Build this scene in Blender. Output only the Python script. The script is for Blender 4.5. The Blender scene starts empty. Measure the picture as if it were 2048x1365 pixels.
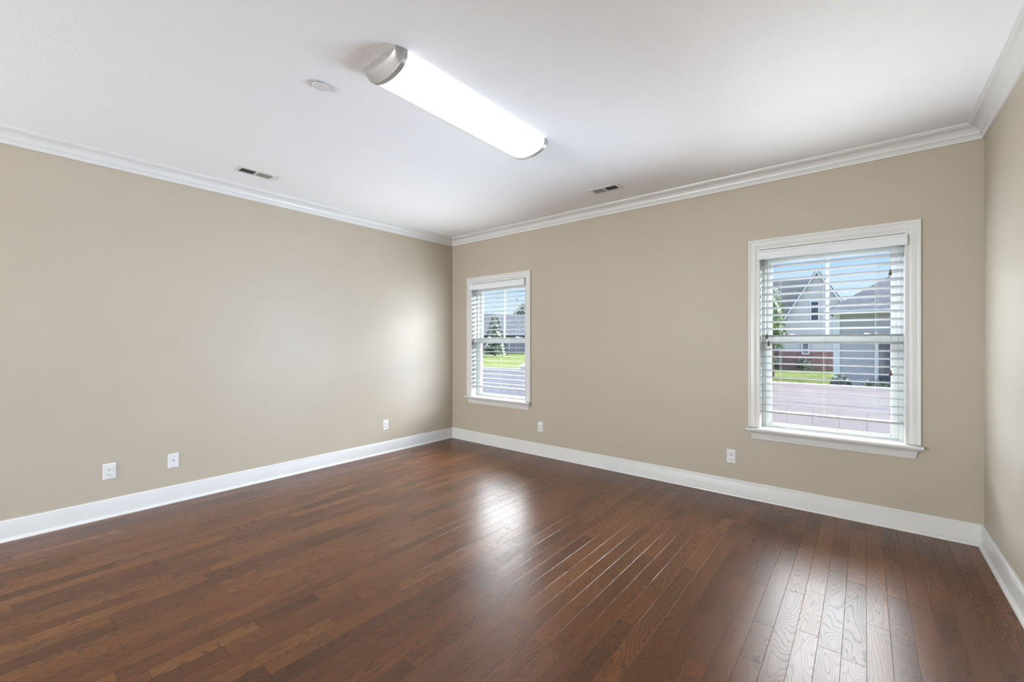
import bpy, bmesh, math, random
from mathutils import Vector, Matrix, noise as mnoise
R = math.radians
scn = bpy.context.scene
COL = scn.collection
random.seed(7)

# ------------------------------------------------------------------ camera, sky, sun, exposure
F_PX, YAW, CAM = 860.4, 0.68626, (4.3794, -4.0541, 1.315)
cd = bpy.data.cameras.new('camera'); cam = bpy.data.objects.new('camera', cd); COL.objects.link(cam)
cd.sensor_width = 36.0; cd.lens = 36.0 * F_PX / 2048.0; cd.clip_start = 0.02; cd.clip_end = 500
cd.shift_y = 0.0005
cam.location = CAM; cam.rotation_euler = (R(90), 0, YAW)
scn.camera = cam
scn.view_settings.view_transform = 'Standard'; scn.view_settings.look = 'None'
scn.view_settings.gamma = 1.0; scn.view_settings.use_curve_mapping = False
scn.view_settings.exposure = 0.0

SKY_LOW = 1.15        # clear sky near the horizon
SKY_HIGH = 2.2       # upper sky
GLOW = 44.0          # bright band added to the sky above the view, lights walls and floor
LAMP = 1.5           # diffuser of the ceiling light
SUN = 6.0
FRONT_FILL, LEFT_FILL, RIGHT_FILL = 9.2, 0.2, 0.1   # fill light at the added windows behind the viewer (W per m2 / 10)
TO_LEFT, TO_LEFT_FAR, TO_RIGHT, TO_CEILING, TO_FLOOR = 4.4, 46.0, 5.2, 5.4, 4.0   # daylight of the two windows spreading to the walls and ceiling (W)

world = bpy.data.worlds.new('sky'); scn.world = world; world.use_nodes = True
wt = world.node_tree; wt.nodes.clear()
def wn(t, **k):
    n = wt.nodes.new(t)
    for a, b in k.items(): setattr(n, a, b)
    return n
tc = wn('ShaderNodeTexCoord'); sep = wn('ShaderNodeSeparateXYZ'); wt.links.new(tc.outputs['Generated'], sep.inputs[0])
low = wn('ShaderNodeValToRGB'); wt.links.new(sep.outputs['Z'], low.inputs[0])
e = low.color_ramp.elements
e[0].position = 0.0; e[0].color = (.74, .86, .98, 1)
e[1].position = 0.30; e[1].color = (.42, .62, .95, 1)
k = e.new(0.07); k.color = (.66, .83, 1.0, 1)
k = e.new(0.17); k.color = (.36, .60, 1.0, 1)
def mr(src, a, b, c, d):
    n = wn('ShaderNodeMapRange', interpolation_type='SMOOTHSTEP')
    wt.links.new(src, n.inputs['Value'])
    for i, v in zip(('From Min', 'From Max', 'To Min', 'To Max'), (a, b, c, d)): n.inputs[i].default_value = v
    return n.outputs['Result']
def mth(op, a, b):
    n = wn('ShaderNodeMath', operation=op)
    for i, s in enumerate((a, b)):
        if isinstance(s, (int, float)): n.inputs[i].default_value = s
        else: wt.links.new(s, n.inputs[i])
    return n.outputs[0]
up = mr(sep.outputs['Z'], .20, .40, SKY_LOW, SKY_HIGH)
sx, sy, sz = sep.outputs['X'], sep.outputs['Y'], sep.outputs['Z']
midz = mr(sz, .17, .27, 0, 1)
elev = midz
sky_fill = mth('MULTIPLY', mth('MULTIPLY', mth('MULTIPLY', elev, mr(sz, .60, .76, 1, 0)), mr(sy, -.02, .14, 0, 1)), GLOW)
bg1 = wn('ShaderNodeBackground'); wt.links.new(low.outputs['Color'], bg1.inputs['Color']); wt.links.new(up, bg1.inputs['Strength'])
bg2 = wn('ShaderNodeBackground'); bg2.inputs['Color'].default_value = (.93, .97, 1.0, 1); wt.links.new(sky_fill, bg2.inputs['Strength'])
add = wn('ShaderNodeAddShader'); wt.links.new(bg1.outputs[0], add.inputs[0]); wt.links.new(bg2.outputs[0], add.inputs[1])
wo = wn('ShaderNodeOutputWorld'); wt.links.new(add.outputs[0], wo.inputs['Surface'])

sl = bpy.data.lights.new('sun', 'SUN'); sun = bpy.data.objects.new('sun', sl); COL.objects.link(sun)
sl.energy = SUN; sl.angle = R(0.53); sl.color = (1, .96, .9)
SUN_DIR = Vector((-.392 * math.cos(R(53)), .92 * math.cos(R(53)), math.sin(R(53)))).normalized()
sun.rotation_euler = SUN_DIR.to_track_quat('Z', 'Y').to_euler()
sun.location = (1, 8, 12)

W, YF, H = 4.974, -9.0, 2.715   # room: width, far end behind the viewer, ceiling height
# unseen windows added behind the viewer for fill light: (wall, position along the wall, width, sill, head)
ADDED_WINDOWS = [('front', 1.25, 2.0, .45, 2.25),
                ('left', -5.9, 1.3, .45, 2.25), ('left', -7.7, 1.3, .45, 2.25),
                ('right', -5.9, 1.3, .45, 2.25), ('right', -7.7, 1.3, .45, 2.25)]
for wl, p, w_, z0_, z1_ in ADDED_WINDOWS:
    al = bpy.data.lights.new('rear_fill_light', 'AREA'); area = bpy.data.objects.new('rear_fill_light', al); COL.objects.link(area)  # fill lamp in each added window
    al.shape = 'RECTANGLE'; al.size = w_ - .1; al.size_y = z1_ - z0_ - .1; al.color = (.86, .94, 1.0)
    al.energy = 10 * w_ * (z1_ - z0_) * {'front': FRONT_FILL, 'left': LEFT_FILL, 'right': RIGHT_FILL}[wl]
    d, loc = {'front': ((0, 1, 0), (p, YF - .05, 0)), 'left': ((1, 0, 0), (-.05, p, 0)), 'right': ((-1, 0, 0), (W + .05, p, 0))}[wl]
    area.location = (loc[0], loc[1], (z0_ + z1_) / 2); area.rotation_euler = (-Vector(d)).to_track_quat('Z', 'Y').to_euler()

# daylight of the two visible windows, leaving the blinds sideways and upwards
def window_light(x, z, w, h, d, power, spread, col, y=-.09):
    al = bpy.data.lights.new('window_daylight', 'AREA'); area = bpy.data.objects.new('window_daylight', al); COL.objects.link(area)
    al.shape = 'RECTANGLE'; al.size = w; al.size_y = h; al.energy = power; al.spread = R(spread); al.color = col
    area.location = (x, y, z); area.rotation_euler = (-Vector(d)).to_track_quat('Z', 'Y').to_euler()
for xc in (.823, 4.154):
    window_light(xc, 1.2, .26, 1.45, (-math.sin(R(56 if xc < 2 else 50)), -math.cos(R(56 if xc < 2 else 50)), 0), TO_LEFT if xc < 2 else TO_LEFT_FAR, 92 if xc < 2 else 86, (.67, .81, 1.0), -.17)
    window_light(xc, .92, .80, .10, (0, -math.cos(R(49)), math.sin(R(49))), TO_CEILING * (.82 if xc < 2 else 1.2), 85, (.90, .95, 1.0))
for xc in (.823, 4.154):
    window_light(xc, 1.22, .80, .26, (0, -math.cos(R(44)), -math.sin(R(44))), TO_FLOOR * (1.6 if xc < 2 else .55), 74, (.93, .97, 1.0), -.16)
window_light(4.154, 1.2, .10, 1.4, (math.sin(R(57)), -math.cos(R(57)), .12), TO_RIGHT, 102, (.67, .81, 1.0))

# ------------------------------------------------------------------ materials
def mat(name, col=(.8, .8, .8), rough=.5, spec=.5, metal=0.0, coat=0.0):
    m = bpy.data.materials.new(name); m.use_nodes = True
    b = m.node_tree.nodes['Principled BSDF']
    b.inputs['Base Color'].default_value = (*col, 1); b.inputs['Roughness'].default_value = rough
    b.inputs['Specular IOR Level'].default_value = spec; b.inputs['Metallic'].default_value = metal
    b.inputs['Coat Weight'].default_value = coat
    return m
def nd(m, t, **k):
    n = m.node_tree.nodes.new(t)
    for a, b in k.items(): setattr(n, a, b)
    return n
def lk(m, a, b): m.node_tree.links.new(a, b)
def bsdf(m): return m.node_tree.nodes['Principled BSDF']
def noise_mat(name, c1, c2, scale, rough=.5, spec=.5, bump=0.0, bscale=None, detail=4, stretch=(1, 1, 1), lo=.35, hi=.65):
    m = mat(name, c1, rough, spec)
    g = nd(m, 'ShaderNodeTexCoord'); mp = nd(m, 'ShaderNodeMapping'); mp.inputs['Scale'].default_value = stretch
    lk(m, g.outputs['Object'], mp.inputs['Vector'])
    n = nd(m, 'ShaderNodeTexNoise'); n.inputs['Scale'].default_value = scale; n.inputs['Detail'].default_value = detail
    lk(m, mp.outputs[0], n.inputs['Vector'])
    r = nd(m, 'ShaderNodeValToRGB'); r.color_ramp.elements[0].color = (*c1, 1); r.color_ramp.elements[1].color = (*c2, 1)
    r.color_ramp.elements[0].position = lo; r.color_ramp.elements[1].position = hi
    lk(m, n.outputs['Fac'], r.inputs[0]); lk(m, r.outputs[0], bsdf(m).inputs['Base Color'])
    if bump:
        n2 = nd(m, 'ShaderNodeTexNoise'); n2.inputs['Scale'].default_value = bscale or scale; n2.inputs['Detail'].default_value = 3
        lk(m, mp.outputs[0], n2.inputs['Vector'])
        bp = nd(m, 'ShaderNodeBump'); bp.inputs['Strength'].default_value = bump; bp.inputs['Distance'].default_value = .004
        lk(m, n2.outputs['Fac'], bp.inputs['Height']); lk(m, bp.outputs[0], bsdf(m).inputs['Normal'])
    return m

M = {}
M['wall'] = noise_mat('beige_wall_paint', (.468, .402, .312), (.478, .412, .322), 3.0, rough=.45, spec=.45, bump=.06, bscale=260)
M['ceiling'] = noise_mat('ceiling_paint', (.865, .875, .89), (.875, .885, .90), 8.0, rough=.75, spec=.25, bump=.22, bscale=85)
M['trim'] = noise_mat('white_trim_paint', (.675, .662, .640), (.695, .682, .66), 6.0, rough=.32, spec=.5)
M['vinyl'] = noise_mat('white_window_vinyl', (.56, .59, .58), (.59, .61, .60), 6.0, rough=.35, spec=.5)
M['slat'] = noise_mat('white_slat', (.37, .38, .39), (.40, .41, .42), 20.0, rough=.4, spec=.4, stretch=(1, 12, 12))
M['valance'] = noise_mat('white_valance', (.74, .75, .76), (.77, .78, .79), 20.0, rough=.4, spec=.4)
M['cord'] = mat('blind_cord', (.55, .55, .55), .8)
M['tassel'] = noise_mat('brown_tassel', (.10, .07, .045), (.15, .11, .07), 60, rough=.45)
M['plate'] = noise_mat('white_plate_plastic', (.70, .69, .67), (.72, .71, .69), 10, rough=.3)
M['slot'] = mat('dark_slot', (.03, .03, .03), .6)
M['screw'] = mat('plate_screw', (.55, .55, .53), .35)
M['brass'] = mat('jack_metal', (.12, .10, .09), .4, metal=.6)
M['nickel'] = noise_mat('brushed_nickel', (.36, .345, .325), (.42, .405, .385), 30, rough=.38, spec=.5, stretch=(1, 40, 1))
bsdf(M['nickel']).inputs['Metallic'].default_value = .35
M['vent'] = noise_mat('vent_enamel', (.66, .66, .63), (.70, .70, .67), 10, rough=.4)
M['louver'] = noise_mat('grey_louver', (.40, .40, .37), (.45, .45, .42), 10, rough=.45)
M['duct'] = mat('dark_duct', (.035, .037, .034), .7)
M['siding'] = noise_mat('pale_siding', (.49, .465, .48), (.53, .505, .52), .6, rough=.7, spec=.1, stretch=(.2, .2, 14))
M['grey_siding'] = noise_mat('grey_siding', (.385, .37, .395), (.43, .415, .44), .8, rough=.7, spec=.1, stretch=(.2, .2, 12))
M['shingle'] = noise_mat('grey_shingle', (.075, .078, .088), (.115, .118, .128), 3.0, rough=.9, spec=.05, stretch=(1.5, 1.5, 6))
M['brick'] = noise_mat('red_brick', (.20, .10, .09), (.30, .17, .15), 5.0, rough=.85, stretch=(1, 1, 4))
M['veneer'] = noise_mat('added_facing_brick', (.085, .05, .045), (.12, .07, .06), 5.0, rough=.85, stretch=(1, 1, 4))
M['shade_brick'] = noise_mat('shaded_house_brick', (.10, .105, .125), (.15, .155, .175), 3.0, rough=.85, spec=.1, stretch=(1, 1, 4))  # dark tone carries the shade on the far house wall
M['hglass'] = mat('house_window_glass', (.05, .07, .10), .1)
M['htrim'] = mat('house_trim', (.62, .63, .66), .6)
M['fence'] = noise_mat('white_vinyl_fence', (.50, .525, .56), (.54, .565, .60), 2.0, rough=.45)
M['lawn'] = noise_mat('lawn_grass', (.050, .064, .022), (.082, .094, .038), 1.2, rough=.9, spec=0.0, bump=.6, bscale=25, detail=8)
M['leaf'] = noise_mat('green_leaf', (.05, .10, .03), (.12, .18, .05), 1.5, rough=.6)
M['dark_leaf'] = noise_mat('dark_leaf', (.03, .05, .035), (.07, .10, .06), 1.5, rough=.6)
M['bark'] = noise_mat('bark', (.10, .075, .055), (.16, .12, .09), 6, rough=.9, stretch=(3, 3, .5))
M['concrete'] = noise_mat('bounce_concrete', (.17, .165, .16), (.21, .205, .20), 2.5, rough=.85)
M['mulch'] = noise_mat('mulch', (.045, .04, .036), (.08, .07, .062), 3, rough=.95)

def glass_mat():
    m = bpy.data.materials.new('window_glass'); m.use_nodes = True; t = m.node_tree; t.nodes.clear()
    tr = t.nodes.new('ShaderNodeBsdfTransparent'); tr.inputs[0].default_value = (.95, .97, .97, 1)
    gl = t.nodes.new('ShaderNodeBsdfGlossy'); gl.inputs['Roughness'].default_value = 0.01
    fr = t.nodes.new('ShaderNodeFresnel'); fr.inputs['IOR'].default_value = 1.45
    mx = t.nodes.new('ShaderNodeMixShader'); o = t.nodes.new('ShaderNodeOutputMaterial')
    t.links.new(fr.outputs[0], mx.inputs[0]); t.links.new(tr.outputs[0], mx.inputs[1]); t.links.new(gl.outputs[0], mx.inputs[2])
    t.links.new(mx.outputs[0], o.inputs['Surface'])
    return m
M['glass'] = glass_mat()

def lamp_mat():
    m = mat('lit_diffuser', (.9, .9, .9), .4)
    b = bsdf(m); b.inputs['Emission Color'].default_value = (.96, .98, 1, 1); b.inputs['Emission Strength'].default_value = LAMP
    return m
M['lamp'] = lamp_mat()

def floor_mat():
    m = mat('brown_oak_floor', (.1, .05, .03), .3, .5)
    b = bsdf(m)
    at = nd(m, 'ShaderNodeAttribute', attribute_name='plank_seed'); at.attribute_type = 'GEOMETRY'
    sp = nd(m, 'ShaderNodeSeparateColor'); lk(m, at.outputs['Color'], sp.inputs[0])
    tcn = nd(m, 'ShaderNodeTexCoord')
    off = nd(m, 'ShaderNodeVectorMath', operation='MULTIPLY'); lk(m, at.outputs['Color'], off.inputs[0]); off.inputs[1].default_value = (37, 53, 19)
    pos = nd(m, 'ShaderNodeVectorMath', operation='ADD'); lk(m, tcn.outputs['Object'], pos.inputs[0]); lk(m, off.outputs[0], pos.inputs[1])
    def mapping(scale):
        n = nd(m, 'ShaderNodeMapping'); n.inputs['Scale'].default_value = scale; lk(m, pos.outputs[0], n.inputs['Vector']); return n.outputs[0]
    def noise(vec, scale, detail, dist=0.0):
        n = nd(m, 'ShaderNodeTexNoise'); n.inputs['Scale'].default_value = scale; n.inputs['Detail'].default_value = detail
        n.inputs['Distortion'].default_value = dist; lk(m, vec, n.inputs['Vector']); return n.outputs['Fac']
    def math_(op, a, bb):
        n = nd(m, 'ShaderNodeMath', operation=op)
        for i, s in enumerate((a, bb)):
            if isinstance(s, (int, float)): n.inputs[i].default_value = s
            else: lk(m, s, n.inputs[i])
        return n.outputs[0]
    def rng(src, a, bb, c, d):
        n = nd(m, 'ShaderNodeMapRange'); n.clamp = True; lk(m, src, n.inputs['Value'])
        for i, v in zip(('From Min', 'From Max', 'To Min', 'To Max'), (a, bb, c, d)): n.inputs[i].default_value = v
        return n.outputs['Result']
    # cathedral grain: contour lines of a stretched noise
    base = noise(mapping((10, 1.7, 1)), 1.0, 1.2, .3)
    wig = noise(mapping((60, 34, 1)), 1.0, 2.0)
    ph = math_('ADD', math_('MULTIPLY', base, 150.0), math_('MULTIPLY', wig, 4.2))
    ring = rng(math_('SINE', ph, 0), .35, .92, 0, 1)
    pore = rng(noise(mapping((260, 9, 1)), 1.0, 3.0), .50, .68, 0, 1)
    grain = math_('MULTIPLY', ring, math_('ADD', math_('MULTIPLY', pore, .35), .65))
    grain = math_('MULTIPLY', grain, rng(sp.outputs['Blue'], 0, 1, .6, 1.0))
    fine = rng(noise(mapping((420, 14, 1)), 1.0, 2.0), .45, .75, 0, .28)
    grain = math_('MAXIMUM', grain, fine)
    tone = nd(m, 'ShaderNodeValToRGB'); lk(m, sp.outputs['Red'], tone.inputs[0])
    el = tone.color_ramp.elements
    el[0].position = 0; el[0].color = (.098, .0340, .0125, 1); el[1].position = 1; el[1].color = (.190, .076, .026, 1)
    kk = el.new(.5); kk.color = (.140, .0505, .0170, 1)
    mot = noise(mapping((5, 1.2, 1)), 1.0, 3.0)
    mixm = nd(m, 'ShaderNodeMix', data_type='RGBA', blend_type='MULTIPLY'); mixm.inputs[0].default_value = 1.0
    gv = nd(m, 'ShaderNodeCombineColor'); v = rng(mot, .3, .7, .78, 1.2)
    for i in range(3): lk(m, v, gv.inputs[i])
    lk(m, tone.outputs[0], mixm.inputs[6]); lk(m, gv.outputs[0], mixm.inputs[7])
    mix = nd(m, 'ShaderNodeMix', data_type='RGBA'); lk(m, math_('MULTIPLY', grain, .88), mix.inputs[0])
    lk(m, mixm.outputs[2], mix.inputs[6]); mix.inputs[7].default_value = (.020, .0115, .008, 1)
    lk(m, mix.outputs[2], b.inputs['Base Color'])
    rr = math_('ADD', rng(noise(mapping((3, .7, 1)), 1.0, 4.0), .3, .7, .265, .33), math_('MULTIPLY', grain, .12))
    lk(m, rr, b.inputs['Roughness'])
    b.inputs['Specular IOR Level'].default_value = FLOOR_SPEC
    bp = nd(m, 'ShaderNodeBump'); bp.inputs['Strength'].default_value = .10; bp.inputs['Distance'].default_value = .0008
    hh = math_('ADD', math_('MULTIPLY', grain, -1.0), math_('MULTIPLY', noise(mapping((22, 3, 1)), 1.0, 2.0), 1.2))
    lk(m, hh, bp.inputs['Height']); lk(m, bp.outputs[0], b.inputs['Normal'])
    return m
FLOOR_SPEC = 0.5
M['floor'] = floor_mat()

# ------------------------------------------------------------------ builders
def tag(o, label=None, cat=None, group=None, kind=None):
    if label: o['label'] = label
    if cat: o['category'] = cat
    if group: o['group'] = group
    if kind: o['kind'] = kind
    return o
def empty(name, loc=(0, 0, 0), rz=0.0):
    o = bpy.data.objects.new(name, None); COL.objects.link(o); o.location = loc; o.rotation_euler = (0, 0, rz)
    o.empty_display_size = .1
    return o
class MB:
    """collects shapes into one mesh"""
    def __init__(s): s.v = []; s.f = []
    def add(s, v, f):
        n = len(s.v); s.v += [tuple(p) for p in v]; s.f += [tuple(i + n for i in q) for q in f]; return s
    def box(s, a, b, mtx=None):
        x0, y0, z0 = a; x1, y1, z1 = b
        v = [Vector(p) for p in ((x0, y0, z0), (x1, y0, z0), (x1, y1, z0), (x0, y1, z0), (x0, y0, z1), (x1, y0, z1), (x1, y1, z1), (x0, y1, z1))]
        if mtx: v = [mtx @ p for p in v]
        return s.add(v, [(0, 3, 2, 1), (4, 5, 6, 7), (0, 1, 5, 4), (1, 2, 6, 5), (2, 3, 7, 6), (3, 0, 4, 7)])
    def rings(s, rings, closed=True, caps=True):
        n = len(rings[0]); v = [p for r in rings for p in r]; f = []
        for i in range(len(rings) - 1):
            for j in range(n if closed else n - 1):
                a = i * n + j; b = i * n + (j + 1) % n
                f.append((a, b, b + n, a + n))
        if caps and closed: f += [tuple(range(n - 1, -1, -1)), tuple(range((len(rings) - 1) * n, len(rings) * n))]
        return s.add(v, f)
    def tube(s, a, b, r0, r1=None, n=10):
        a = Vector(a); b = Vector(b); r1 = r0 if r1 is None else r1
        q = (b - a).to_track_quat('Z', 'Y')
        c = [Vector((math.cos(2 * math.pi * i / n), math.sin(2 * math.pi * i / n), 0)) for i in range(n)]
        return s.rings([[a + q @ (p * r0) for p in c], [b + q @ (p * r1) for p in c]])
    def lathe(s, prof, org=(0, 0, 0), n=24, axis='Z'):
        rings = []
        for r, h in prof:
            ring = []
            for i in range(n):
                a = 2 * math.pi * i / n
                p = (r * math.cos(a), r * math.sin(a), h)
                if axis == 'X': p = (h, p[0], p[1])
                if axis == 'Y': p = (p[0], -h, p[1])
                ring.append((p[0] + org[0], p[1] + org[1], p[2] + org[2]))
            rings.append(ring)
        return s.rings(rings)
    def build(s, name, material, parent=None, smooth=False, bevel=0.0, seg=2, loc=None, auto=None):
        me = bpy.data.meshes.new(name); me.from_pydata(s.v, [], s.f)
        bm = bmesh.new(); bm.from_mesh(me); bmesh.ops.recalc_face_normals(bm, faces=bm.faces); bm.to_mesh(me); bm.free()
        me.materials.append(material)
        o = bpy.data.objects.new(name, me); COL.objects.link(o)
        if parent: o.parent = parent
        if loc: o.location = loc
        if smooth: me.shade_smooth()
        if auto is not None: me.shade_smooth(); me.set_sharp_from_angle(angle=R(auto))
        if bevel:
            md = o.modifiers.new('bevel', 'BEVEL'); md.width = bevel; md.segments = seg; md.limit_method = 'ANGLE'; md.angle_limit = R(40)
        return o
def arc(cx, cy, r, a0, a1, n):
    return [(cx + r * math.cos(R(a0 + (a1 - a0) * i / n)), cy + r * math.sin(R(a0 + (a1 - a0) * i / n))) for i in range(n + 1)]

# ------------------------------------------------------------------ room shell
T = .17
W1C, W2C = .823, 4.154          # window centres on the back wall
OH, OZ0, OZ1 = .442, .600, 2.070   # opening half width, bottom, top

# floor: one mesh of separate bevelled planks
def build_floor():
    rnd = random.Random(21); v = []; f = []; seeds = []
    pw = .0826; x = 4.387 - .0826 * 54
    while x < W + .02:
        xa, xb = max(x, -.02), min(x + pw, W + .02)
        y = YF - .02 - rnd.random() * .7
        while y < .02:
            L = rnd.choice((.28, .38, .45, .55, .7, .85, 1.0, 1.2)) * rnd.uniform(.85, 1.1)
            ya, yb = max(y, YF - .02), min(y + L, .02)
            y += L
            if yb - ya < .01 or xb - xa < .005: continue
            g = .0010; n = len(v); j = [rnd.uniform(-.00028, .00028) for _ in range(4)]
            v += [(xa, ya, -.0011), (xb, ya, -.0011), (xb, yb, -.0011), (xa, yb, -.0011),
                  (xa + g, ya + g, j[0]), (xb - g, ya + g, j[1]), (xb - g, yb - g, j[2]), (xa + g, yb - g, j[3])]
            c = (min(1, max(0, rnd.gauss(.45, .23))), rnd.random(), rnd.random(), 1)
            for q in ((4, 5, 6, 7), (0, 1, 5, 4), (1, 2, 6, 5), (2, 3, 7, 6), (3, 0, 4, 7)):
                f.append(tuple(n + i for i in q)); seeds.append(c)
        x += pw
    n = len(v)
    x0, x1, y0, y1 = -.02, W + .02, YF - .02, .02
    v += [(x0, y0, -.12), (x1, y0, -.12), (x1, y1, -.12), (x0, y1, -.12), (x0, y0, -.0011), (x1, y0, -.0011), (x1, y1, -.0011), (x0, y1, -.0011)]
    for q in ((0, 3, 2, 1), (0, 1, 5, 4), (1, 2, 6, 5), (2, 3, 7, 6), (3, 0, 4, 7)):
        f.append(tuple(n + i for i in q)); seeds.append((.4, .4, .4, 1))
    me = bpy.data.meshes.new('floor'); me.from_pydata(v, [], f)
    ca = me.color_attributes.new('plank_seed', 'FLOAT_COLOR', 'CORNER')
    i = 0
    for p in me.polygons:
        for _ in p.loop_indices:
            ca.data[i].color = seeds[p.index]; i += 1
    me.materials.append(M['floor'])
    o = bpy.data.objects.new('floor', me); COL.objects.link(o)
    tag(o, 'dark brown oak plank floor of narrow boards running the length of the room', 'floor', kind='structure')
build_floor()

def wall_with_holes(name, x0, x1, z0, z1, ya, yb, holes, label, turn=False, m='wall'):
    """wall along x from ya to yb thick (turn: along y instead)"""
    mb = MB(); xs = sorted({x0, x1, *[h[0] for h in holes], *[h[1] for h in holes]}); zs = sorted({z0, z1, *[h[2] for h in holes], *[h[3] for h in holes]})
    for i in range(len(xs) - 1):
        for k in range(len(zs) - 1):
            cx, cz = (xs[i] + xs[i + 1]) / 2, (zs[k] + zs[k + 1]) / 2
            if any(h[0] < cx < h[1] and h[2] < cz < h[3] for h in holes): continue
            mb.box((xs[i], ya, zs[k]), (xs[i + 1], yb, zs[k + 1]))
    if turn: mb.v = [(y, x, z) for x, y, z in mb.v]
    o = mb.build(name, M[m])
    # weld the pieces into one skin
    bm = bmesh.new(); bm.from_mesh(o.data); bmesh.ops.remove_doubles(bm, verts=bm.verts, dist=1e-5)
    seen = {}
    for fc in list(bm.faces):
        seen.setdefault(tuple(sorted(vv.index for vv in fc.verts)), []).append(fc)
    kill = [fc for l in seen.values() if len(l) > 1 for fc in l]
    bmesh.ops.delete(bm, geom=kill, context='FACES_ONLY')
    bmesh.ops.delete(bm, geom=[e_ for e_ in bm.edges if not e_.link_faces], context='EDGES')
    bmesh.ops.recalc_face_normals(bm, faces=bm.faces); bm.to_mesh(o.data); bm.free()
    return tag(o, label, 'wall', kind='structure')
JT = .012  # jamb board thickness set into the wall
holes = [(c - OH - JT, c + OH + JT, OZ0 - .03, OZ1 + JT) for c in (W1C, W2C)]
wall_with_holes('wall_back', -T, W + T, -.12, H + .1, 0, T, holes, 'beige painted back wall pierced by two white windows')
rh = {w: [(p - ww / 2, p + ww / 2, a, b) for w2, p, ww, a, b in ADDED_WINDOWS if w2 == w] for w in ('front', 'left', 'right')}
wall_with_holes('wall_front', -T, W + T, -.12, H + .1, YF - T, YF, rh['front'], 'beige painted wall behind the viewer opposite the two windows')
wall_with_holes('wall_left', YF, 0, -.12, H + .1, -T, 0, rh['left'], 'long beige painted left wall with three small white plates', True)
wall_with_holes('wall_right', YF, 0, -.12, H + .1, W, W + T, rh['right'], 'plain beige painted right wall lit by daylight', True)
wall_with_holes('wall_added_facing', -T - .9, W + T + .9, -1.2, 4.5, T, T + .05, holes, 'unseen dark brick facing added around the two windows to cut bounced light', m='veneer')  # unseen dark skin, added to keep bounced light off the fence
tag(MB().box((0, YF, H), (W, 0, H + .1)).build('ceiling', M['ceiling']), 'white lightly textured ceiling', 'ceiling', kind='structure')

def perim(prof, side):
    """mitred run of a moulding (offset from wall, z) along one wall"""
    rings = [[], []]
    for o, z in prof:
        c = {'lb': (o, -o), 'rb': (W - o, -o), 'rf': (W - o, YF + o), 'lf': (o, YF + o)}
        a, b = {'left': ('lf', 'lb'), 'back': ('lb', 'rb'), 'right': ('rb', 'rf'), 'front': ('rf', 'lf')}[side]
        rings[0].append((*c[a], z)); rings[1].append((*c[b], z))
    return MB().rings(rings)
base_prof = [(0, .0), (.0145, .0), (.0145, .108), (.0135, .112), (.0135, .115), (.0115, .118), (.0115, .126), (.0085, .131), (.0065, .1325), (.006, .137), (0, .137)]
shoe_prof = [(.0145, .0)] + [(.0145 + .017 * math.cos(R(a)), .019 * math.sin(R(a))) for a in range(0, 91, 15)]
crown_prof = [(0, 2.618), (.010, 2.618), (.0115, 2.634), (.015, 2.638), (.0165, 2.643), (.015, 2.647), (.022, 2.652)] + \
    [(.022 + .050 * (1 - math.cos(R(a))), 2.652 + .044 * math.sin(R(a))) for a in range(10, 91, 10)] + \
    [(.074, 2.700), (.078, 2.703), (.085, 2.704), (.087, H), (0, H)]
for n, s in enumerate(('left', 'back', 'right', 'front')):
    b = tag(perim(base_prof, s).build('baseboard_' + s, M['trim'], auto=25), f'white baseboard with moulded top along the {s} wall', 'baseboard', kind='structure')
    perim(shoe_prof, s).build('shoe_molding', M['trim'], b, auto=35)
    tag(perim(crown_prof, s).build(f'trim_{n + 1}', M['trim'], auto=30), f'white crown molding along the top of the {s} wall', 'crown molding', kind='structure')

# ------------------------------------------------------------------ windows
CAS = .084
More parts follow.
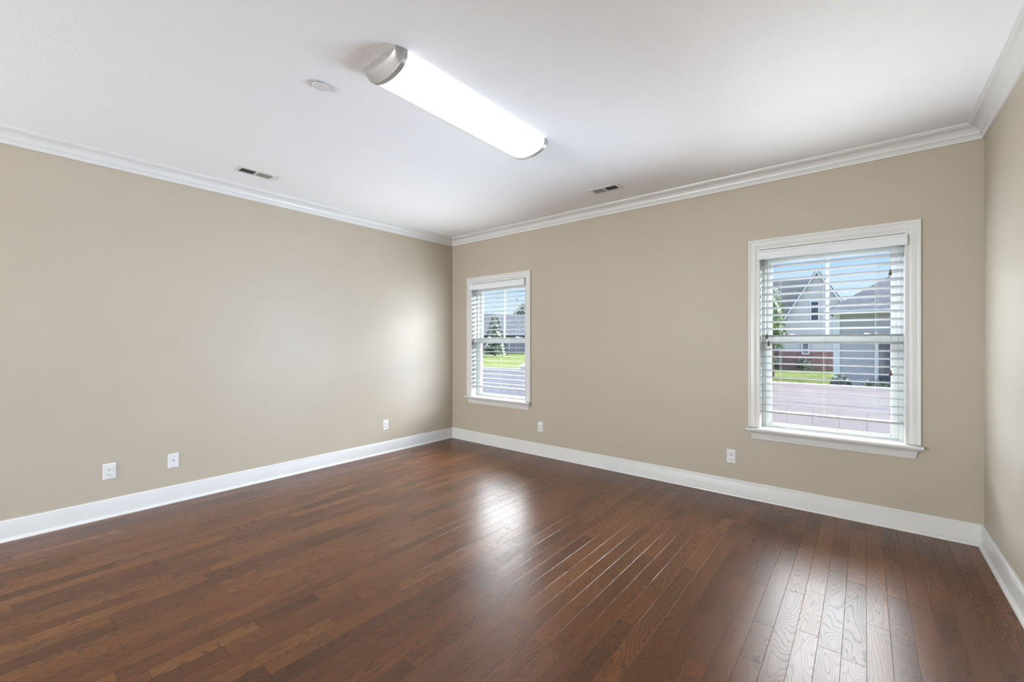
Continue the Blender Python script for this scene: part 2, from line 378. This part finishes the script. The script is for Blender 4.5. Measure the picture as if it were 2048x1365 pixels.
# casing profile: (distance out from the opening edge, projection from wall)
cas_prof = [(0, 0), (0, .011), (.003, .013), (.012, .013), (.015, .010), (.026, .010), (.030, .0145), (.034, .0155), (.050, .0165), (.062, .0145), (.066, .0145), (.068, .0195), (.073, .021), (.081, .021), (.084, .018), (.084, 0)]
def make_window(name, c, label, lock_open=False):
    root = empty(name, (c, 0, OZ0)); tag(root, label, 'window', kind='structure')
    zt = OZ1 - OZ0
    # casing: left leg, head, right leg mitred
    rings = [[], [], [], []]
    for d, p in cas_prof:
        rings[0].append((-OH - d, -p, .004)); rings[1].append((-OH - d, -p, zt + d)); rings[2].append((OH + d, -p, zt + d)); rings[3].append((OH + d, -p, .004))
    MB().rings(rings).build('casing', M['trim'], root, auto=25)
    # jamb boards
    mb = MB(); D = .088
    mb.box((-OH - JT, 0, -.028), (-OH, T, zt)); mb.box((OH, 0, -.028), (OH + JT, T, zt)); mb.box((-OH - JT, 0, zt), (OH + JT, T, zt + JT))
    mb.build('jamb', M['vinyl'], root)
    # stool with horns and a rounded nose
    nose = [(-.050, -.022)] + [(-.050 - .011 * math.cos(R(a)), -.011 + .011 * math.sin(R(a))) for a in range(-80, 91, 17)] + [(-.046, .0)]
    hx = OH + CAS + .011
    mb = MB()
    mb.rings([[(-hx, y, z) for y, z in ([(-.0005, -.022)] + nose + [(-.0005, 0)])], [(hx, y, z) for y, z in ([(-.0005, -.022)] + nose + [(-.0005, 0)])]])
    mb.box((-OH, -.0005, -.022), (OH, D, 0))
    mb.build('stool', M['trim'], root, auto=40)
    # apron: cove profile with mitred returns
    ax = OH + CAS - .040
    ap = [(.010, -.094), (.012, -.088), (.0145, -.086), (.0145, -.078), (.017, -.074)] + [(.017 + .022 * (1 - math.cos(R(a))), -.074 + .044 * math.sin(R(a))) for a in range(15, 91, 15)] + [(.041, -.024), (.041, -.022)]
    MB().rings([[(-ax - o, -.0003, z), (-ax - o, -o, z), (ax + o, -o, z), (ax + o, -.0003, z)] for o, z in ap]).build('apron', M['trim'], root, auto=30)
    # vinyl frame with tracks
    FW = .026; ht = zt - .044
    mb = MB()
    for s in (-1, 1):
        a, b = sorted((s * OH, s * (OH - FW)))
        mb.box((a, D, 0), (b, .162, zt))
        a, b = sorted((s * (OH - FW), s * (OH - FW - .006)))
        mb.box((a, .118, .02), (b, .124, ht))
    mb.box((-OH + FW, D, ht), (OH - FW, .162, zt)); mb.box((-OH + FW, D, -.02), (OH - FW, .162, .010))
    mb.build('window_frame', M['vinyl'], root, bevel=.0015)
    iw = OH - FW - .001
    ST = .036
    def sash(nm, y0, y1, z0, z1, rb, rt):
        mb = MB()
        mb.box((-iw, y0, z0), (-iw + ST, y1, z1)); mb.box((iw - ST, y0, z0), (iw, y1, z1))
        mb.box((-iw + ST, y0, z0), (iw - ST, y1, z0 + rb)); mb.box((-iw + ST, y0, z1 - rt), (iw - ST, y1, z1))
        ym = (y0 + y1) / 2
        for xx0, xx1, zz0, zz1 in ((-iw + ST, -iw + ST + .006, z0 + rb, z1 - rt), (iw - ST - .006, iw - ST, z0 + rb, z1 - rt),
                                   (-iw + ST, iw - ST, z0 + rb, z0 + rb + .006), (-iw + ST, iw - ST, z1 - rt - .006, z1 - rt)):
            mb.box((xx0, ym - .006, zz0), (xx1, ym + .006, zz1))
        s_ = mb.build(nm, M['vinyl'], root, bevel=.0012)
        g = MB().box((-iw + ST, ym - .002, z0 + rb), (iw - ST, ym + .002, z1 - rt)); g.v = [(x, ym, z) for x, y, z in g.v]
        gm = MB().add([(-iw + ST, ym, z0 + rb), (iw - ST, ym, z0 + rb), (iw - ST, ym, z1 - rt), (-iw + ST, ym, z1 - rt)], [(0, 1, 2, 3)])
        gm.build('glass_pane', M['glass'], s_)
        return s_
    mr0, mr1 = 1.305 - OZ0, 1.362 - OZ0
    lo = sash('lower_sash', .092, .117, .011, mr1, .022, .055)
    upp = sash('upper_sash', .126, .151, mr0 + .004, ht - .001, .045, .050)
    MB().box((-.011, .1345, mr0 + .049), (.011, .1425, ht - .051)).build('muntin', M['vinyl'], upp)
    for s in (-1, 1):
        mb = MB(); x = s * .235
        mb.box((x - .028, .0925, mr1), (x + .028, .116, mr1 + .007)); mb.lathe([(.012, mr1 + .007), (.012, mr1 + .013), (.009, mr1 + .015), (0.001, mr1 + .015)], (x, .104, 0), 16)
        mb.box((x - .004, .088, mr1 + .008), (x + .022, .098, mr1 + .014))
        mb.build('sash_lock', M['vinyl'], lo, bevel=.001)
    return root
make_window('window_1', W1C, 'narrow looking white double hung window beside the far corner, seen at an angle')
make_window('window_2', W2C, 'large white double hung window on the right of the back wall')

# frames of the added windows behind the viewer that carry fill light
def added_window(i, wl, p, w, z0, z1):
    loc, rz = {'front': ((p, YF, z0), R(180)), 'left': ((0, p, z0), R(90)), 'right': ((W, p, z0), R(-90))}[wl]
    root = empty(f'window_{i}', loc, rz); tag(root, f'added white framed window in the {wl} wall behind the viewer', 'window', kind='structure')
    hw = w / 2; hz = z1 - z0
    mb = MB()
    for a, b in (((-hw, .07, 0), (-hw + .05, .13, hz)), ((hw - .05, .07, 0), (hw, .13, hz)), ((-hw + .05, .07, 0), (hw - .05, .13, .05)), ((-hw + .05, .07, hz - .05), (hw - .05, .13, hz)), ((-hw + .05, .07, hz / 2 - .025), (hw - .05, .13, hz / 2 + .025))): mb.box(a, b)
    fr = mb.build('window_frame', M['vinyl'], root)
    MB().add([(-hw + .05, .1, .05), (hw - .05, .1, .05), (hw - .05, .1, hz - .05), (-hw + .05, .1, hz - .05)], [(0, 1, 2, 3)]).build('glass_pane', M['glass'], fr)
for i, rw in enumerate(ADDED_WINDOWS): added_window(i + 3, *rw)

# ------------------------------------------------------------------ blinds
def make_blind(c, label, tilt, ztop, zrail, n, ladders, cords):
    """cords: list of (x offset, y, z end)"""
    root = empty('window_blind', (c, 0, 1.99)); Z = lambda z: z - 1.99
    tag(root, label, 'blind', 'white slatted blinds in the two windows')
    hw = OH - .004
    # valance with rounded face and returns, in front of the casing head
    vw = OH + .012
    pr = [(-.020, Z(1.984))] + [(-.046, Z(1.984)), (-.049, Z(1.988)), (-.0495, Z(2.005)), (-.046, Z(2.014)), (-.0425, Z(2.030)), (-.0445, Z(2.040)), (-.049, Z(2.046)), (-.049, Z(2.056)), (-.045, Z(2.060)), (-.020, Z(2.060))]
    # board plus side returns
    prb = [(y if y < -.03 else -.036, z) for y, z in pr]
    mb = MB().rings([[(-vw, y, z) for y, z in prb], [(vw, y, z) for y, z in prb]])
    for s in (-1, 1):
        a, b = sorted((s * vw, s * (vw - .009))); mb.box((a, -.0362, Z(1.984)), (b, -.0185, Z(2.060)))
    mb.build('valance', M['valance'], root, auto=30)
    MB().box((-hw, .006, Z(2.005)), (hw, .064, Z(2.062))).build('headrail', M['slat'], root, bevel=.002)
    # slats
    t = R(tilt); yc = .038; w = .0315; th = .0014
    pitch = (ztop - (zrail + .048)) / (n - 1)
    mb = MB()
    hole = .009
    lx = sorted(ladders)
    for i in range(n):
        zc = Z(ztop - i * pitch)
        rg = []
        sec = []
        K = 6
        for j in range(K + 1):
            u = -w + 2 * w * j / K; sec.append((u, .0016 * (1 - (u / w) ** 2)))
        # room edge up
        P = lambda u, h: (yc + u * math.cos(t) + h * math.sin(t), zc - u * math.sin(t) + h * math.cos(t))
        loop = [P(u, h + th) for u, h in sec] + [P(u, h - th) for u, h in reversed(sec)]
        mb.rings([[(-hw, y, z) for y, z in loop], [(hw, y, z) for y, z in loop]])
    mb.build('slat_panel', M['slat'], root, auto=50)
    # bottom rail
    MB().box((-hw, yc - .030, Z(zrail - .016)), (hw, yc + .030, Z(zrail))).build('bottom_rail', M['slat'], root, bevel=.003)
    # ladder strings front and back of the slats plus the lift cord
    for x in ladders:
        mb = MB()
        for y in (yc - w * math.cos(t) - .0012, yc + w * math.cos(t) + .0012):
            mb.tube((x - .006, y, Z(zrail)), (x - .006, y, Z(2.006)), .0007, n=6)
        mb.tube((x + .008, yc - w * math.cos(t) - .0016, Z(zrail)), (x + .008, yc - w * math.cos(t) - .0016, Z(2.006)), .0006, n=6)
        mb.build('ladder_string', M['cord'], root)
        MB().lathe([(.006, 0), (.0075, .002), (.0075, .004), (.0001, .006)], (x, 0.004, Z(zrail - .008)), 12, 'Y').build('cord_button', M['slat'], root)
    for x, z in cords:
        y = -.004; k = .55 if abs(z - 1.80) < .001 else 1.0
        p = MB().tube((x, y, Z(z + .038)), (x, y, Z(2.006)), .0009, n=6).build('pull_cord', M['cord'], root)
        MB().lathe([(r * k, .04 - (.04 - q) * k) for r, q in ((.0025, .040), (.0045, .038), (.005, .030), (.0055, .024), (.0085, .014), (.0100, .006), (.0085, 0), (.003, -.002))], (x, y, Z(z)), 14).build('tassel', M['tassel'], p, smooth=True)
    return root
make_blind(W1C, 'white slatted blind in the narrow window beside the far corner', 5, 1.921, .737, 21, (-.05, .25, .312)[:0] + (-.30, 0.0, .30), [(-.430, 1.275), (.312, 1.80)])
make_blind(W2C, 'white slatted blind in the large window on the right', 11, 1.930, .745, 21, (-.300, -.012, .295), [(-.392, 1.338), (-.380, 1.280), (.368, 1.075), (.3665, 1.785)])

# ------------------------------------------------------------------ wall plates (built facing -Y at the origin, then turned)
def plate_base(root):
    a, b = .0365, .0585; pts = []
    def rect(s, y):
        return [(-a + s, y, -b + s), (a - s, y, -b + s), (a - s, y, b - s), (-a + s, y, b - s)]
    MB().rings([rect(0, 0), rect(0, -.0025), rect(.0015, -.0045), rect(.006, -.0062)]).build('cover_plate', M['plate'], root, bevel=.0008)
def make_outlet():
    root = empty('wall_outlet'); plate_base(root)
    for s in (1, -1):
        zc = s * .0195; ring = []
        for k in range(24):
            an = 2 * math.pi * k / 24; ring.append((.0172 * math.cos(an), max(-.0135, min(.0135, .0172 * math.sin(an))) + zc))
        r = MB().rings([[(x, -.0055, z) for x, z in ring], [(x, -.0082, z) for x, z in ring], [(x * .96, -.0086, (z - zc) * .96 + zc) for x, z in ring]]).build('receptacle', M['plate'], root, auto=40)
        for dx, hh in ((-.0064, .0042), (.0064, .0034)):
            MB().box((dx - .0011, -.0089, zc + .0042 - hh), (dx + .0011, -.0084, zc + .0042 + hh)).build('slot', M['slot'], r)
        MB().lathe([(.0026, .0084), (.0026, .0089), (.0001, .0089)], (0, 0, zc - .0085), 12, 'Y').build('ground_hole', M['slot'], r)
    MB().lathe([(.0032, .0055), (.0032, .007), (.0022, .0078), (.0001, .0078)], (0, 0, 0), 14, 'Y').build('screw', M['screw'], root)
    return root
def copy_tree(o, parent=None):
    c = o.copy(); COL.objects.link(c); c.parent = parent
    for ch in o.children: copy_tree(ch, c)
    return c
proto = make_outlet()
spots = [((0, -3.472, .342), R(90), 'white power outlet on the left wall, beside the plate with one round jack'),
         ((0, -1.067, .330), R(90), 'white power outlet on the left wall nearest the far corner'),
         ((1.485, 0, .328), 0, 'white power outlet on the back wall beside the narrow window'),
         ((3.494, 0, .329), 0, 'white power outlet on the back wall just left of the large window')]
for i, (loc, rz, lab) in enumerate(spots):
    o = proto if i == 0 else copy_tree(proto)
    o.location = loc; o.rotation_euler = (0, 0, rz)
    tag(o, lab, 'outlet', 'white power outlets low on the walls')
cp = empty('cable_plate', (0, -3.086, .340), R(90)); tag(cp, 'white wall plate with one round black cable jack in its middle', 'wall plate')
plate_base(cp)
MB().lathe([(.0048, .005), (.0048, .0075), (.0036, .0075), (.0036, .009), (.0001, .009)], (0, 0, .002), 16, 'Y').build('cable_jack', M['brass'], cp)
for z in (.041, -.041): MB().lathe([(.003, .0055), (.003, .0072), (.0001, .0075)], (0, 0, z), 12, 'Y').build('screw', M['screw'], cp)

# ------------------------------------------------------------------ ceiling light
def ceiling_light():
    xc, ya, yb = 2.535, -2.775, -1.625
    hw, dep = .148, .092
    root = empty('ceiling_light', (xc, (ya + yb) / 2, H)); tag(root, 'long lit white ceiling light with brushed nickel end caps', 'ceiling light')
    hl = (yb - ya) / 2
    def prof(w, d, n=20, lip=.018):
        pts = [(-w, 0), (-w, -lip)]
        for i in range(1, n):
            a = math.pi * i / n; pts.append((-w * math.cos(a), -lip - (d - lip) * math.sin(a) ** .85))
        pts += [(w, -lip), (w, 0)]
        return pts
    p = prof(hw - .006, dep - .004)
    MB().rings([[(x, -hl, z) for x, z in p], [(x, hl, z) for x, z in p]]).build('diffuser', M['lamp'], root, auto=35)
    for s, nm in ((-1, 'end_cap'), (1, 'end_cap')):
        rs = []
        for w, d, lip, y in ((hw, dep, .019, -.002), (hw + .001, dep + .001, .019, .004), (hw + .001, dep + .001, .019, .023), (hw - .002, dep - .004, .019, .026), (hw - .006, dep * .72, .017, .045), (hw - .013, dep * .45, .012, .058), (hw - .016, dep * .40, .010, .060)):
            rs.append([(x, s * (hl + y), z) for x, z in prof(w, d, 20, lip)])
        MB().rings(rs).build(nm, M['nickel'], root, auto=25)
ceiling_light()

# round disc
dr = empty('sprinkler_cover', (2.088, -2.905, H)); tag(dr, 'small round white disc on the ceiling beside the long light', 'sprinkler cover')
MB().lathe([(.030, 0), (.030, -.010), (.0001, -.010)], (0, 0, 0), 32).build('collar', M['duct'], dr)
MB().lathe([(.0395, -.009), (.0405, -.010), (.0405, -.013), (.039, -.0145), (.0001, -.0148)], (0, 0, 0), 40).build('cover_disc', M['plate'], dr, auto=40)

# ------------------------------------------------------------------ vents
def make_vent(loc, rz, label):
    root = empty('ceiling_vent', loc, rz); tag(root, label, 'vent', 'ceiling vents')
    L, B = .150, .075; l, b = .116, .044
    def rect(x, y, z): return [(-x, -y, z), (x, -y, z), (x, y, z), (-x, y, z)]
    mb = MB(); mb.rings([rect(l, b, -.001), rect(l, b, -.0065), rect(l + .008, b + .008, -.009), rect(L - .006, B - .006, -.006), rect(L, B, -.0015), rect(L, B, -.0002)], caps=False)
    mb.box((-.007, -b, -.0085), (.007, b, -.003))
    mb.build('frame', M['vent'], root)
    MB().add(rect(l + .002, b + .002, -.0012), [(0, 1, 2, 3)]).build('backing', M['duct'], root)
    for s in (-1, 1):
        mb = MB(); n = 11
        for i in range(n):
            x = s * (.012 + (l - .014) * (i + .5) / n)
            mt = Matrix.Translation((x, 0, -.0048)) @ Matrix.Rotation(R(s * 48), 4, 'Y')
            mb.box((-.0046, -b, -.0004), (.0046, b, .0004), mt)
        mb.build('louver_panel', M['louver'], root)
    for s in (-1, 1): MB().lathe([(.004, -.0068), (.004, -.0085), (.0001, -.009)], (s * (L - .016), 0, 0), 12).build('screw', M['screw'], root)
    return root
make_vent((.475, -2.640, H), R(90), 'white metal ceiling vent near the crown molding of the left wall')
make_vent((2.544, -.461, H), 0, 'white metal ceiling vent near the back wall above the gap between the windows')

# ------------------------------------------------------------------ outside
GZ = -.95
lawn = MB().add([(-140, T + .05, GZ), (60, T + .05, GZ), (60, 160, GZ), (-140, 160, GZ)], [(0, 1, 2, 3)]).build('lawn', M['lawn'])
tag(lawn, 'green lawn beyond the white fence outside the windows', 'lawn', kind='stuff')
gr = MB().box((-30, -40, GZ - .3), (30, T + .05, GZ)).build('ground', M['mulch']); tag(gr, 'bare ground around the house', 'ground', kind='structure')
pt = MB().box((-7, T + .05, GZ - .1), (9, 2.85, GZ + .02)).build('bounce_patio', M['concrete']); tag(pt, 'unseen concrete patio added between the house and the white fence to bounce light', 'patio', kind='structure')  # unseen slab added to bounce light up through the windows

def make_fence():
    y = 3.0; root = empty('vinyl_fence', (0, y, GZ)); Z = lambda z: z - GZ
    tag(root, 'white vinyl privacy fence outside both windows', 'fence')
    x0, x1 = -9.0, 8.0
    posts = [-7.45, -5.32, -3.19, -1.06, 1.07, 3.20, 5.33]
    for i, px in enumerate(posts):
        p = MB().box((px - .064, -.064, 0), (px + .064, .064, Z(.80))).build('post', M['fence'], root, bevel=.006)
        MB().rings([[(px - q, -q, z), (px + q, -q, z), (px + q, q, z), (px - q, q, z)] for q, z in ((.075, Z(.80)), (.075, Z(.825)), (.004, Z(.865)))]).build('post_cap', M['fence'], p)
        if i:
            a = posts[i - 1] + .064; b = px - .064
            for z0, z1, nm in ((.70, .745, 'top_rail'), (.43, .47, 'middle_rail'), (GZ + .06, GZ + .16, 'bottom_rail')):
                MB().box((a, -.025, Z(z0)), (b, .025, Z(z1))).build(nm, M['fence'], root, bevel=.004)
            mb = MB(); n = 7; w = (b - a) / n
            for k in range(n):
                mb.box((a + k * w + .004, -.011, Z(GZ + .16)), (a + (k + 1) * w - .004, .011, Z(.43))); mb.box((a + k * w, -.004, Z(GZ + .16)), (a + (k + 1) * w, .004, Z(.43)))
            mb.box((a, -.008, Z(.47)), (b, .008, Z(.70)))
            mb.build('board_panel', M['fence'], root)
make_fence()

def prism(mb, poly, ya, yb):
    """poly in x,z swept along y"""
    return mb.rings([[(x, ya, z) for x, z in poly], [(x, yb, z) for x, z in poly]])
def house_window(root, x, y, z0, z1, w):
    f = MB(); t = .08
    f.box((x - w / 2 - t, y - .05, z0 - t), (x - w / 2, y + .02, z1 + t)); f.box((x + w / 2, y - .05, z0 - t), (x + w / 2 + t, y + .02, z1 + t))
    f.box((x - w / 2, y - .05, z0 - t), (x + w / 2, y + .02, z0)); f.box((x - w / 2, y - .05, z1), (x + w / 2, y + .02, z1 + t))
    fr = f.build('window', M['htrim'], root)
    MB().box((x - w / 2, y - .02, z0), (x + w / 2, y - .01, z1)).build('pane', M['hglass'], fr)

# pale gabled house
def house_gable():
    root = empty('gabled_house', (1.4, 38, GZ)); P = lambda x, y, z: (x - 1.4, y - 38, z - GZ)
    tag(root, 'pale house with a steep front gable and brick base behind the large window', 'house')
    def pb(a, b, nm, m): return MB().box(P(*a), P(*b)).build(nm, m, root)
    pb((-14, 39.0, .48), (3.0, 48, 2.6), 'wall', M['siding'])
    pb((-14.05, 38.95, GZ), (3.05, 48, .48), 'brick_base', M['brick'])
    gx, gz, ax, az = (-1.15, 4.25), 2.45, 1.45, 6.9
    prism(MB(), [(gx[0] - 1.4, .48 - GZ), (gx[1] - 1.4, .48 - GZ), (gx[1] - 1.4, gz - GZ), (ax - 1.4, az - GZ - .1), (gx[0] - 1.4, gz - GZ)], 0, 3).build('gable_wall', M['siding'], root)
    pb((gx[0] - .03, 37.95, GZ), (gx[1] + .03, 38.9, .48), 'brick_base', M['brick'])
    # gable roof slabs
    for s in (-1, 1):
        ex = gx[0] - .3 if s < 0 else gx[1] + .3; ez = gz - .45
        prism(MB(), [(ex - 1.4, ez - GZ), (ax - 1.4, az - GZ), (ax - 1.4, az + .22 - GZ), (ex - 1.4, ez + .22 - GZ)], -.25, 6).build('roof', M['shingle'], root)
        prism(MB(), [(ex - 1.4, ez - GZ - .12), (ax - 1.4, az - GZ - .12), (ax - 1.4, az - GZ + .1), (ex - 1.4, ez - GZ + .1)], -.33, -.25).build('rake_trim', M['htrim'], root)
    # main roof, ridge along x
    mb = MB()
    mb.rings([[P(-14.4, 38.5, 2.5), P(-14.4, 43.5, 7.25), P(-14.4, 48.5, 2.5)], [P(3.2, 38.5, 2.5), P(1.4, 43.5, 7.25), P(3.2, 48.5, 2.5)]])
    mb.build('roof', M['shingle'], root)
    house_window(root, -.1, 0, 3.05 - GZ, 4.5 - GZ, .45)
    house_window(root, -1.05 + .35, -.1, .35 - GZ, 1.25 - GZ, .38); house_window(root, -.75 - 1.0, .9, .35 - GZ, 1.25 - GZ, .5)
    house_window(root, 1.45, -.1, .3 - GZ, 1.3 - GZ, .4)
house_gable()

def house_hip():
    x0, y0 = 3.42, 20.0; root = empty('hip_roofed_house', (x0, y0, GZ)); z = lambda q: q - GZ
    tag(root, 'grey house with a hip roof and dark garage door behind the large window', 'house')
    MB().box((0, 0, 0), (9, 11, z(2.72))).build('wall', M['grey_siding'], root)
    MB().box((-.12, -.06, 0), (.12, .06, z(2.72))).build('corner_trim', M['htrim'], root)
    e = .40; ez = z(2.68); h = 3.3; d = 5.0
    mb = MB().add([(-e, -e, ez), (9 + e, -e, ez), (9 + e, 11 + e, ez), (-e, 11 + e, ez), (d, d, ez + h + .6), (9 - d + .4, d, ez + h + .6), (9 - d + .4, 11 - d, ez + h + .6), (d, 11 - d, ez + h + .6)],
                  [(0, 1, 5, 4), (1, 2, 6, 5), (2, 3, 7, 6), (3, 0, 4, 7), (4, 5, 6, 7), (3, 2, 1, 0)])
    mb.build('roof', M['shingle'], root)
    MB().box((-e - .03, -e - .03, ez - .16), (9 + e + .03, -e, ez + .02)).build('fascia', M['htrim'], root)
    MB().box((1.42, -.04, 0), (5.0, .0, z(1.62))).build('garage_door', M['hglass'], root)
    MB().box((1.30, -.07, 0), (1.42, .0, z(1.72))).build('door_trim', M['htrim'], root)
house_hip()

def far_house(loc, w, d, wall_h, roof_h, m, label, hip=.25):
    root = empty('far_house', (loc[0], loc[1], GZ), loc[2]); tag(root, label, 'house')
    MB().box((-w / 2, -d / 2, 0), (w / 2, d / 2, wall_h)).build('wall', m, root)
    e = .5; r = w * (.5 - hip)
    MB().add([(-w / 2 - e, -d / 2 - e, wall_h), (w / 2 + e, -d / 2 - e, wall_h), (w / 2 + e, d / 2 + e, wall_h), (-w / 2 - e, d / 2 + e, wall_h), (-r, 0, wall_h + roof_h), (r, 0, wall_h + roof_h)],
             [(0, 1, 5, 4), (1, 2, 5), (2, 3, 4, 5), (3, 0, 4), (3, 2, 1, 0)]).build('roof', M['shingle'], root)
    for x in (-w * .3, w * .05, w * .32): house_window(root, x, -d / 2, 1.0, 2.2, 1.1)
far_house((-51.5, 60, R(40)), 30, 9, 3.4, 4.2, M['shade_brick'], 'long far house with a grey roof behind the conifer across the lawn', .08)
far_house((-75.0, 78, R(40)), 15, 10, 4.0, 5.6, M['siding'], 'farthest pale house peeking over the grey roof of the long house', .2)

def leaf_cloud(name, m, parent, clumps, n, size, rnd):
    """clumps: (centre, radii). Loose leaf blades over an irregular body."""
    mb = MB()
    tot = sum(c[1][0] * c[1][2] for c in clumps)
    for c, r in clumps:
        # rough inner body
        bm = bmesh.new(); bmesh.ops.create_icosphere(bm, subdivisions=2, radius=1)
        for vv in bm.verts:
            k = .72 + .35 * mnoise.noise(vv.co * 2.3 + Vector(c))
            vv.co = Vector((vv.co.x * r[0] * k + c[0], vv.co.y * r[1] * k + c[1], vv.co.z * r[2] * k + c[2]))
        bm.verts.ensure_lookup_table()
        mb.add([v.co[:] for v in bm.verts], [tuple(v.index for v in f.verts) for f in bm.faces]); bm.free()
        for _ in range(int(n * r[0] * r[2] / tot)):
            d = Vector((rnd.gauss(0, 1), rnd.gauss(0, 1), rnd.gauss(0, 1))).normalized() * rnd.uniform(.75, 1.12)
            p = Vector((c[0] + d.x * r[0], c[1] + d.y * r[1], c[2] + d.z * r[2]))
            a = Vector((rnd.gauss(0, 1), rnd.gauss(0, 1), rnd.gauss(0, 1))).normalized(); b = a.orthogonal().normalized()
            s = size * rnd.uniform(.6, 1.3)
            mb.add([p - a * s, p + b * s * .45, p + a * s, p - b * s * .45], [(0, 1, 2, 3)])
    return mb.build(name, m, parent)
def tree(name, loc, h, r, m, label, cat='tree', group=None, seed=1, leaf=.22, n=900):
    rnd = random.Random(seed); root = empty(name, (loc[0], loc[1], GZ)); tag(root, label, cat, group)
    mb = MB().tube((0, 0, -.05), (0, 0, h * .55), r * .09, r * .05, 8)
    for k in range(4):
        a = k * 1.6 + rnd.random(); mb.tube((0, 0, h * (.3 + .06 * k)), (math.cos(a) * r * .6, math.sin(a) * r * .6, h * (.52 + .08 * k)), r * .04, r * .015, 6)
    mb.build('trunk', M['bark'], root)
    cl = [((0, 0, h * .68), (r * .8, r * .8, h * .30))]
    for k in range(6):
        a = k * 1.05 + rnd.random() * .5; cl.append(((math.cos(a) * r * .5, math.sin(a) * r * .5, h * rnd.uniform(.45, .8)), (r * .5, r * .5, h * .17)))
    leaf_cloud('crown', m, root, cl, n, leaf, rnd)
def conifer(loc, h, r, label):
    rnd = random.Random(5); root = empty('conifer', (loc[0], loc[1], GZ)); tag(root, label, 'tree')
    MB().tube((0, 0, -.05), (0, 0, h * .9), r * .08, .03, 8).build('trunk', M['bark'], root)
    mb = MB()
    for k in range(14):
        t = k / 14; z = h * (.06 + .9 * t); rr = r * (1 - t) ** .85; N = 18
        ring = [(math.cos(2 * math.pi * i / N) * rr * rnd.uniform(.7, 1.1), math.sin(2 * math.pi * i / N) * rr * rnd.uniform(.7, 1.1), z - h * .03 * rnd.random()) for i in range(N)]
        top = [(x * .25, y * .25, z + h * .11) for x, y, _ in ring]
        mb.rings([ring, top])
        for _ in range(40):
            a = rnd.random() * 6.28; q = Vector((math.cos(a) * rr * rnd.uniform(.7, 1.1), math.sin(a) * rr * rnd.uniform(.7, 1.1), z + rnd.uniform(-.1, .3)))
            d = Vector((math.cos(a), math.sin(a), -.4)) * .35
            mb.add([q, q + d + Vector((0, 0, .06)), q + d * 1.1, q + d - Vector((0, 0, .06))], [(0, 1, 2, 3)])
    mb.build('foliage', M['dark_leaf'], root)
def bush(loc, r, h, m, label, seed, group):
    rnd = random.Random(seed); root = empty('shrub', (loc[0], loc[1], GZ)); tag(root, label, 'shrub', group)
    MB().tube((0, 0, -.05), (0, 0, h * .5), r * .06, r * .04, 6).build('stem', M['bark'], root)
    leaf_cloud('foliage', m, root, [((0, 0, h * .52), (r, r, h * .5)), ((r * .4, r * .1, h * .4), (r * .6, r * .6, h * .38)), ((-r * .4, -.1 * r, h * .45), (r * .6, r * .6, h * .4))], 260, .10 * max(1, r), rnd)

tree('leafy_tree', (-.15, 28.0), 5.7, .72, M['leaf'], 'leafy green tree before the pale gabled house', seed=3, leaf=.13, n=1100)
conifer((-39.2, 45), 6.4, 1.9, 'dark pointed conifer in front of the long far house')
tree('broad_tree', (-65.0, 86), 12.2, 3.6, M['dark_leaf'], 'tall dark tree rising behind the long far house', seed=4, leaf=.28, n=3500)
for i, (x, y, r, h, lab) in enumerate([(-1.3, 36.6, .6, 1.1, 'low shrub at the left end of the brick base of the pale house'),
                                       (.7, 36.6, .6, .95, 'low shrub by the brick base of the pale house, under its middle'),
                                       (3.62, 18.9, .38, .8, 'small leafy shrub at the white corner trim of the grey house'),
                                       (4.75, 18.6, .42, .7, 'small leafy shrub before the middle of the grey house wall'),
                                       (5.3, 17.6, .38, .6, 'small leafy shrub before the dark garage door of the grey house')]):
    bush((x, y), r, h, M['dark_leaf'], lab, 50 + i, 'shrubs along the house walls')
